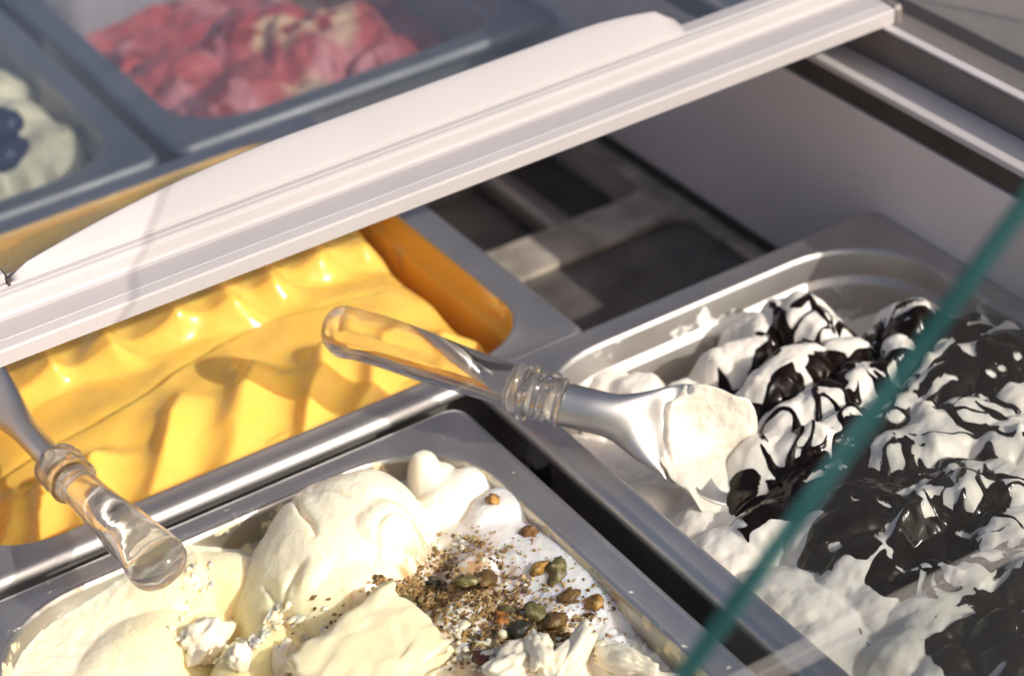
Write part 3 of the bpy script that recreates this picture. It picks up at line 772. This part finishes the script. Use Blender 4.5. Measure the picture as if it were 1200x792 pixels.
# ------------------------------------------------------------------ glass lid with white bar
ZB = 0.0845
YB = 0.0225
lid = empty('glass_lid', (0.0, YB, ZB))
tag(lid, 'sliding glass lid with a white plastic front bar and long grip', 'lid')
XR = 0.2585
def barp(pts): return [(YB+a, ZB+b) for a, b in pts]
prof = barp([(0.0004, 0.0), (0.0, 0.0062), (0.0006, 0.0072), (0.0044, 0.0082), (0.0050, 0.0076), (0.0058, 0.0076), (0.0062, 0.0080), (0.0120, 0.0084), (0.0180, 0.0086), (0.0196, 0.0092), (0.0202, 0.0105), (0.0204, 0.0138), (0.0208, 0.0141), (0.0207, 0.0145), (0.0211, 0.0156),
             (0.0220, 0.0165), (0.0236, 0.0170), (0.0240, 0.0168), (0.0244, 0.0172), (0.0266, 0.0176), (0.0271, 0.0166), (0.0281, 0.0166), (0.0286, 0.0176), (0.0360, 0.0178), (0.0368, 0.0168), (0.0368, 0.003), (0.034, 0.0)])
extrude_profile('front_bar', prof, -0.46, XR, M_white, lid)
extrude_profile('bar_end_cap', barp([(-0.0006, -0.0005), (-0.0006, 0.0065), (0.0005, 0.0085), (0.0190, 0.0094), (0.0196, 0.0160), (0.0220, 0.0178), (0.0373, 0.0184), (0.0373, -0.0005)]), XR, XR+0.0035, M_rail, lid)
# grip: bowed in plan, top sloping up and away from its groove
def grip(xa, xb, name):
    n = 72; V = []; F = []
    f0 = YB+0.0286
    def depth(u):                                     # plan depth of the grip along its length
        a = min(u/0.42, 1); b = min((1-u)/0.16, 1)
        ra = 1-(1-a)**1.9; rb = 1-(1-b)**2.2
        return 0.0035+0.0135*ra*(0.55+0.45*rb)
    sec = []
    for i in range(n+1):
        u = i/n; x = xa+(xb-xa)*u; d = depth(u); lf = 0.0100*min(1, d/0.017)
        e = 0.35+0.65*min(1.0, min(u, 1-u)*n/2.0)
        pr = [(f0, .0140), (f0, .0178), (f0+.0004, .0186), (f0+.0012, .0192), (f0+d*.35, .0192+lf*.42), (f0+d*.70, .0192+lf*.80), (f0+d-.0022, .0192+lf), (f0+d-.0008, .0190+lf), (f0+d, .0178+lf), (f0+d+.0010, .0140)]
        sec.append([(x, a, ZB+(b if b < .0179 else .0178+(b-.0178)*e)) for a, b in pr])
    k = len(sec[0])
    for s in sec: V += s
    for i in range(n):
        for j in range(k-1): F.append((i*k+j, i*k+j+1, (i+1)*k+j+1, (i+1)*k+j))
    F += [tuple(range(k)), tuple(n*k+j for j in range(k-1, -1, -1))]
    o = mesh_obj(name, V, F, M_white, None, True)
    bm = bmesh.new(); bm.from_mesh(o.data); bmesh.ops.recalc_face_normals(bm, faces=bm.faces[:]); bm.to_mesh(o.data); bm.free()
    md = o.modifiers.new('smooth', 'WEIGHTED_NORMAL')
    adopt(o, lid)
grip(-0.1655, 0.1620, 'grip')
box('latch_block', -0.1760, -0.1670, YB+0.0286, YB+0.037, ZB+0.0180, ZB+0.0225, M_white, lid, 0.0008)
box('latch_slot', -0.1668, -0.1658, YB+0.0278, YB+0.037, ZB+0.0165, ZB+0.0205, M_gasket, lid)
box('glass_sheet', -0.455, XR-0.002, YB+0.0355, 0.80, ZB+0.0045, ZB+0.0090, M_lid, lid)
box('side_frame', XR-0.0018, XR+0.004, YB+0.0378, 0.80, ZB+0.0, ZB+0.012, M_rail, lid, 0.001)

# ------------------------------------------------------------------ end glass: sloped pane and the low pane before it
def pane(name, label, poly, y, t, mat):
    root = empty(name, (0.05, y, -0.012))
    tag(root, label, 'glass pane')
    n = len(poly); V = [(x, y, z) for x, z in poly]+[(x, y+t, z) for x, z in poly]
    s = mesh_obj('sheet', V, [tuple(range(n)), tuple(range(2*n-1, n-1, -1))], mat, None, False); adopt(s, root)
    return root, V, n
slope_poly = [(-0.191, -0.012), (0.151, 0.300), (0.262, 0.300), (0.262, -0.012)]
pa, pb = un(803, 790, -0.392, 1), un(1200, 241, -0.392, 1)
kk = (pb[2]-pa[2])/(pb[0]-pa[0])
slope_poly[0] = (pa[0]-(pa[2]+.012)/kk, -0.012); slope_poly[1] = (pa[0]+(.50-pa[2])/kk, .50); slope_poly[2] = (.52, .50); slope_poly[3] = (.52, -.012)
root, V, n = pane('end_glass', 'upright glass pane with a sloping green edge before the chocolate pan', slope_poly, -0.3950, 0.0064, M_pane)
F = [(0, 1, n+1, n), (1, 2, n+2, n+1), (2, 3, n+3, n+2), (3, 0, n, n+3)]
o = mesh_obj('polished_edge', V, F, M_edge, None, False)
bm = bmesh.new(); bm.from_mesh(o.data); bmesh.ops.recalc_face_normals(bm, faces=bm.faces[:]); bm.to_mesh(o.data); bm.free()
adopt(o, root)
M_thin = plain_mat('ground_glass_edge', (0.80, 0.76, 0.72), 0.25)
zl = un(1050, 709, -0.4080, 1)[2]
root, V, n = pane('front_glass', 'low clear glass pane at the bottom right corner with two thin bright edge lines', [(-0.50, -0.012), (-0.50, zl), (0.262, zl), (0.262, -0.012)], -0.4100, 0.0040, M_pane)
for yy in (-0.4101, -0.4063):
    o = box('arris', -0.50, 0.262, yy, yy+0.00025, zl-.0002, zl+0.0001, M_thin); adopt(o, root)

# ------------------------------------------------------------------ spatulas
def sweep(name, pts, upv, sect, mat, parent, nseg=90, nring=40, s0=0.0, s1=1.0):
    """sect(s, theta) -> (offset along side, offset along up); upv = width direction hint"""
    P = spline(pts, 400)
    L = np.concatenate([[0], np.cumsum(np.linalg.norm(np.diff(P, axis=0), axis=1))]); L /= L[-1]
    V = []; F = []
    ss = np.linspace(s0, s1, nseg+1)
    for s in ss:
        c = np.array([np.interp(s, L, P[:, k]) for k in range(3)])
        e = 0.01
        t = np.array([np.interp(min(1, s+e), L, P[:, k])-np.interp(max(0, s-e), L, P[:, k]) for k in range(3)]); t /= np.linalg.norm(t)
        w = upv-t*np.dot(upv, t); w /= np.linalg.norm(w); u = np.cross(t, w)
        for j in range(nring):
            a, b = sect(s, 2*math.pi*j/nring)
            V.append(c+w*a+u*b)
    for i in range(nseg):
        for j in range(nring):
            k = (j+1) % nring
            F.append((i*nring+j, i*nring+k, (i+1)*nring+k, (i+1)*nring+j))
    F += [tuple(range(nring-1, -1, -1)), tuple(nseg*nring+j for j in range(nring))]
    o = mesh_obj(name, V, F, mat, None, True)
    bm = bmesh.new(); bm.from_mesh(o.data); bmesh.ops.recalc_face_normals(bm, faces=bm.faces[:]); bm.to_mesh(o.data); bm.free()
    adopt(o, parent)
    return o

def se(th, w, t, p=2.4):
    c, s = math.cos(th), math.sin(th)
    return w*math.copysign(abs(c)**(2/p), c), t*math.copysign(abs(s)**(2/p), s)

def spatula(label, hp, bp, wide, wide_b, wmax=0.0128, bk=1.0):
    """hp: handle path from free end to collar; bp: collar to blade tip"""
    hp = [np.array(p) for p in hp]; bp = [np.array(p) for p in bp]
    root = empty('ice_cream_spatula', tuple(map(float, hp[-1])))
    tag(root, label, 'spatula', 'clear plastic spatulas')
    def hsec(s, th):
        w = wmax*(1.0-0.25*sstep(.2, .9, s)); t = wmax*.83*(1-0.14*sstep(.3, .9, s))
        w *= 1+.10*math.exp(-((s-.10)/.12)**2)
        if s < .12: k = math.sqrt(max(0.0, 1-((.12-s)/.12)**2)); w *= (.04+.96*k); t *= (.04+.96*k)
        a, b = se(th, w, t, 2.3)
        # long thumb hollow in the upper face
        g_ = 0.0022*float(sstep(.08, .16, s)*sstep(.60, .25, s))
        if b > 0: b -= g_*math.exp(-(a/(w*.52))**2)*min(1.0, b/(t*.5))
        return a, b
    sweep('handle', hp, wide, hsec, M_acryl, root, 110, 44)
    def csec(s, th):
        r = wmax*.83+0.0012*(math.exp(-((s-.12)/.07)**2)+math.exp(-((s-.50)/.06)**2)+1.0*math.exp(-((s-.88)/.07)**2))
        if s < .06: r *= .90+.10*math.sqrt(s/.06)
        if s > .94: r *= .86+.14*math.sqrt((1-s)/.06)
        return se(th, r*1.02, r*.88, 2.1)
    d = hp[-1]-hp[-2]; d /= np.linalg.norm(d)
    col_ = sweep('collar', [hp[-1]-d*.0008, hp[-1]+d*.012, hp[-1]+d*.024], wide, csec, M_acryl, root, 48, 40)
    # embossed dots on the collar
    u = np.cross(d, wide-d*np.dot(d, wide)); u /= np.linalg.norm(u); w_ = np.cross(u, d)
    for k in range(7):
        an = math.radians(-60+k*40); pos = hp[-1]+d*(.0075 if k % 2 else .0165)+(w_*math.sin(an)+u*math.cos(an))*wmax*.80
        b = place('boss', blob_mesh('boss', .0024, k, .05, 2), M_acryl, pos); adopt(b, col_)
    def bsec(s, th):
        w = 0.0090+(0.0225-0.0090)*float(sstep(.20, .66, s)); t = 0.0086-(0.0086-0.0022)*float(sstep(.12, .60, s))
        if s > .86: w *= math.sqrt(max(.02, 1-((s-.86)/.15)**2))
        w *= bk; t *= .8+.2*bk
        a, b = se(th, w, t, 2.2+1.2*float(sstep(.3, .6, s)))
        b -= 0.0110*float(sstep(.25, .7, s))*((a/.0225)**2)     # scooped blade
        return a, b
    sweep('blade', bp, wide_b, bsec, M_basin, root, 90, 48)
    return root, bsec

# spatula standing in the white ice cream
ER = un(380, 384, .044); CR = un(600, 453, .0275)
hp = [ER, un(440, 399, .041), un(515, 424, .035), CR]
dd = (CR-hp[-2]); dd /= np.linalg.norm(dd)
B0 = CR+dd*.022
bp = [B0, un(735, 492, .016), un(785, 508, .006), un(830, 525, -.004), un(880, 536, -.012)]
wide = np.array([.15, -.55, -.80]); wide /= np.linalg.norm(wide)
root_r, bsec = spatula('clear plastic spatula with its blade in the white ice cream', hp, bp, np.array([.1, -.8, .55]), wide)
def coat(bp, wide_b, root):
    """cream sticking to the blade, thick and uneven"""
    def sec(s, th):
        a, b = bsec(s, th)
        n = float(fbm(np.array(s*5.0), np.array(math.cos(th)*1.1+3+math.sin(th)*.5), 7, 3, .5))*.8
        k = float(sstep(.50, .60, s+.14*n))
        low = 0.5+0.5*math.cos(th)
        a2 = a*(1+.06*k*n)+ (.006*low+.003*n)*k*float(sstep(.62, .8, s)) - (1-k)*a*.35
        b2 = b*(1-(1-k)*.7) + k*math.copysign(.0009+.0018*max(0, n), b)*(1.0+1.2*low)
        return a2, b2
    m = cream_mat('smeared_cream', (0.80, 0.74, 0.66), .38, .6, (1, .8, .55), .0025, .9, 150, var=.08)
    for n_ in m.node_tree.nodes:
        if n_.type == 'BUMP': n_.inputs['Distance'].default_value = .0022
    sweep('cream_coat', bp, wide_b, sec, m, root, 100, 72, .46, .985)
coat(bp, wide, root_r)

# spatula lying across the rim of the mango pan
EL = un(196, 672, .040)
hpL = [EL, un(160, 634, .034), un(112, 590, .026), un(88, 566, .0225)]
ddL = hpL[-1]-hpL[-2]; ddL /= np.linalg.norm(ddL)
bpL = [hpL[-1]+ddL*.020, un(36, 512, .013), un(8, 480, .008), un(-40, 430, .000), un(-75, 395, -.008)]
spatula('clear plastic spatula resting on the rim of the mango pan', hpL, bpL, np.array([.85, .25, .25]), np.array([.75, .5, .35]), 0.0108, 0.62)

# ------------------------------------------------------------------ toppings on the pistachio ice cream
def nut_mat(k, c):
    m = plain_mat('nut_'+k, c, .45, var=.45, vscale=380, bump=.8, bscale=520)
    nt = m.node_tree; b = nt.nodes['Principled BSDF']
    n = N(nt, 'ShaderNodeTexNoise'); n.inputs['Scale'].default_value = 230; n.inputs['Detail'].default_value = 6
    nt.links.new(coords(nt), n.inputs['Vector'])
    nt.links.new(ramp(nt, n.outputs['Fac'], [(.30, (.06, .028, .018)), (.46, c), (.60, tuple(v*1.35 for v in c)), (.72, (.45, .36, .20))]), b.inputs['Base Color'])
    return m
M_nuts = {k: nut_mat(k, c) for k, c in dict(
    brown=(.16, .075, .02), amber=(.36, .19, .04), green=(.125, .105, .035), olive=(.14, .080, .022), black=(.03, .03, .02), orange=(.42, .15, .03), red=(.10, .025, .015)).items()}
NUTS = [(578, 585, .0042, 'amber', 'lone amber pistachio nut nearest the far rim of its pan'), (620, 624, .0044, 'brown', 'reddish brown nut on the white slab near the pan wall'), (632, 666, .0050, 'amber', 'amber nut touching a green nut'),
        (652, 670, .0058, 'green', 'large green pistachio nut touching an amber nut'), (569, 678, .0064, 'olive', 'large dark olive nut at the top of the crumb patch'), (546, 681, .0050, 'green', 'green nut half buried beside the large olive nut'),
        (666, 699, .0054, 'olive', 'flat olive brown nut above the crumbs on the right'), (697, 706, .0050, 'amber', 'amber heart shaped nut nearest the right pan wall'), (628, 718, .0050, 'green', 'faceted green nut among brown crumbs'),
        (650, 728, .0062, 'olive', 'big round olive nut above the right crumb patch'), (610, 736, .0054, 'black', 'blackish nut below the faceted green nut'), (587, 727, .0046, 'orange', 'orange nut sliver beside the blackish nut'),
        (596, 716, .0044, 'green', 'small dark green nut left of the faceted one'), (563, 771, .0044, 'red', 'dark red nut bit by the meringue strands'), (506, 682, .0044, 'black', 'blackish green nut at the left of the crumb patch'),
        (467, 669, .0030, 'green', 'tiny green nut bit on the edge of the dollop'), (472, 706, .0042, 'green', 'green nut buried in the left crumb patch'), (440, 668, .0024, 'orange', 'tiny orange bit on the folded dollop')]
for i, (px, py, r, c, lab) in enumerate(NUTS):
    z = -.006; r *= .78
    for _ in range(4):
        p = un(px, py, z); z = float(pist_sample(p[0], p[1]))+r*.12
    p = un(px, py, z)
    o = place('pistachio_nut', blob_mesh('pistachio_nut', r, i+20, .34, 3, (1.22, .86, .60)), M_nuts[c], p, (random.uniform(-.5, .5), random.uniform(-.5, .5), random.uniform(0, 6.28)))
    tag(o, lab, 'nut', 'pistachio nuts')

# chunks and shards of meringue
M_mer = cream_mat('meringue', (.90, .82, .66), .5, .4, (1, .8, .5), .002, .6, 600, var=.05)
M_slab = cream_mat('butter_cream', (.95, .82, .55), .36, .7, (1, .8, .35), .005, .25, 300, var=.03)
def shard(name, label, px, py, size, seed, mat, rot, sq, lift=.3, rough=.35):
    z = -.006
    for _ in range(4):
        p = un(px, py, z); z = float(pist_sample(p[0], p[1]))+size*sq[2]*lift
    o = place(name, blob_mesh(name, size, seed, rough, 4, sq), mat, un(px, py, z), rot)
    return tag(o, label, 'topping', 'meringue pieces')
def slab(px, py):
    """pale slab scraped flat by the spatula"""
    p = un(px, py, -.004)
    bm = bmesh.new(); bmesh.ops.create_cube(bm, size=1)
    bmesh.ops.subdivide_edges(bm, edges=bm.edges[:], cuts=18, use_grid_fill=True)
    Pn = np.array([v.co[:] for v in bm.verts])
    q = np.abs(Pn*2)
    for v, a in zip(bm.verts, Pn):
        n1 = float(noise2(a[0]*4+3, a[1]*4+a[2]*2, 5)); n2 = float(noise2(a[1]*5+8, a[2]*3+a[0], 6)); n3 = float(fbm(np.array(a[0]*6.), np.array(a[1]*6.), 8, 3))
        edge = max(0, max(abs(a[0]), abs(a[1]))*2-.75)
        v.co = Vector((a[0]*.050+.004*n2, a[1]*.036+.003*n1, a[2]*.012*(1-.5*edge)+.0010*n3-(.004*edge if a[2] > 0 else 0)))
    me = bpy.data.meshes.new('cream_slab'); bm.to_mesh(me); bm.free()
    me.polygons.foreach_set('use_smooth', [True]*len(me.polygons))
    o = place('cream_slab', me, M_slab, p, (.30, -.12, .15))
    tag(o, 'flat pale yellow slab of ice cream at the bottom edge', 'topping')
slab(432, 768)
shard('meringue_block', 'white fibrous block below the left spatula end', 240, 752, .012, 3, M_mer, (.3, .2, .6), (.9, .75, .8), .45)
shard('meringue_piece', 'small white lump right of the fibrous block', 282, 772, .006, 4, M_mer, (.2, .1, 1.2), (.8, .7, 1.1), .5)
shard('meringue_piece', 'small upright white lump at the bottom edge', 333, 775, .007, 5, M_mer, (.1, .3, .2), (.7, .6, 1.2), .6)
shard('meringue_piece', 'shiny white lump left of the brown crumbs', 438, 722, .008, 6, M_mer, (.1, .2, .7), (1.2, .7, .6), .5)
shard('meringue_piece', 'long white shard lying beside the right crumb patch', 668, 772, .012, 7, M_mer, (.2, -.3, .5), (1.4, .45, .5), .5)
shard('meringue_piece', 'white speckled shard below the blackish nut', 632, 765, .010, 8, M_mer, (.5, .1, 1.3), (1.1, .5, .6), .5)
shard('meringue_piece', 'white pointed shard close to the right pan wall', 730, 775, .010, 9, M_mer, (.3, .2, 1.9), (1.5, .45, .5), .5)
shard('meringue_piece', 'white lump at the foot of the brown crumbs', 600, 780, .011, 10, M_mer, (.2, .2, .4), (1.2, .7, .6), .4)
# crumbs: countless grains, one mesh
def crumbs():
    V = []; F = []; rng = np.random.default_rng(3)
    spots = [(470, 708, 30, 14, 420), (500, 690, 22, 12, 260), (535, 700, 40, 18, 300), (575, 705, 35, 16, 220), (515, 660, 18, 14, 120), (645, 745, 18, 16, 420), (600, 728, 35, 16, 220), (560, 640, 22, 16, 40), (620, 690, 50, 35, 70), (450, 740, 70, 40, 60), (600, 765, 60, 20, 160), (400, 690, 60, 25, 18), (700, 740, 40, 40, 40), (560, 660, 60, 26, 130), (560, 750, 34, 18, 200), (670, 720, 50, 30, 90)]
    for px, py, sx, sy, n in spots:
        for _ in range(int(n*1.6)):
            a, b = rng.normal(px, sx*.6), rng.normal(py, sy*.6)
            z = -.008
            p = un(a, b, z); z = float(pist_sample(p[0], p[1])); p = un(a, b, z); z = float(pist_sample(p[0], p[1]))
            r = abs(rng.normal(0.0005, .0004))+.00020
            base = len(V); R = rng.normal(size=(6, 3))*.25*r
            for q, e in zip(((1, 0, 0), (-1, 0, 0), (0, 1, 0), (0, -1, 0), (0, 0, 1), (0, 0, -1)), R):
                V.append((p[0]+q[0]*r+e[0], p[1]+q[1]*r*.8+e[1], z+r*.25+q[2]*r*.8+e[2]))
            F += [(base+i, base+j, base+k) for i, j, k in ((0, 2, 4), (2, 1, 4), (1, 3, 4), (3, 0, 4), (2, 0, 5), (1, 2, 5), (3, 1, 5), (0, 3, 5))]
    m, nt, b = mat_new('nut_crumb')
    g_ = N(nt, 'ShaderNodeNewGeometry')
    nt.links.new(ramp(nt, g_.outputs['Random Per Island'], [(0, (.05, .025, .01)), (.30, (.18, .095, .03)), (.60, (.40, .24, .08)), (.80, (.22, .17, .06)), (1, (.62, .46, .24))]), b.inputs['Base Color'])
    b.inputs['Roughness'].default_value = .6
    o = mesh_obj('nut_crumbs', V, F, m, None, False)
    tag(o, 'fine brown nut crumbs scattered over the cream ice cream', 'crumbs', kind='stuff')
crumbs()

# small flakes of cream broken off around the toppings: too many to count
def flakes():
    rng = np.random.default_rng(77)
    bm0 = bmesh.new(); bmesh.ops.create_icosphere(bm0, subdivisions=2, radius=1.0)
    P0 = np.array([v.co[:] for v in bm0.verts]); F0 = [[v.index for v in f.verts] for f in bm0.faces]; bm0.free()
    V = []; F = []
    for px, py, sx, sy, n, r0 in ((300, 755, 60, 25, 60, .0016), (480, 745, 70, 30, 60, .0014), (560, 765, 60, 18, 70, .0018), (680, 770, 50, 18, 50, .0018), (560, 690, 70, 30, 40, .0012), (520, 640, 30, 25, 30, .0013), (240, 700, 30, 30, 25, .0012), (350, 715, 40, 15, 25, .0016)):
        for _ in range(n):
            a, b = rng.normal(px, sx*.6), rng.normal(py, sy*.6)
            p = un(a, b, -.008); z = float(pist_sample(p[0], p[1])); p = un(a, b, z); z = float(pist_sample(p[0], p[1]))
            r = r0*rng.uniform(.3, 1.4); sc = np.array([rng.uniform(.7, 1.8), rng.uniform(.5, 1.1), rng.uniform(.4, .8)])*r
            k = 1+.45*noise2(P0[:, 0]*1.7+rng.uniform(0, 50), P0[:, 1]*1.7+P0[:, 2]*1.3, 3)
            an = rng.uniform(0, 6.28); Q = P0*k[:, None]*sc
            Q = np.stack([Q[:, 0]*math.cos(an)-Q[:, 1]*math.sin(an), Q[:, 0]*math.sin(an)+Q[:, 1]*math.cos(an), Q[:, 2]+Q[:, 0]*rng.uniform(-.4, .4)], 1)
            o = len(V); V += (Q+np.array([p[0], p[1], z+r*.1])).tolist(); F += [[i+o for i in f] for f in F0]
    o = mesh_obj('cream_flakes', V, F, M_slab)
    tag(o, 'small broken flakes of pale cream among the nut crumbs', 'flakes', kind='stuff')
flakes()
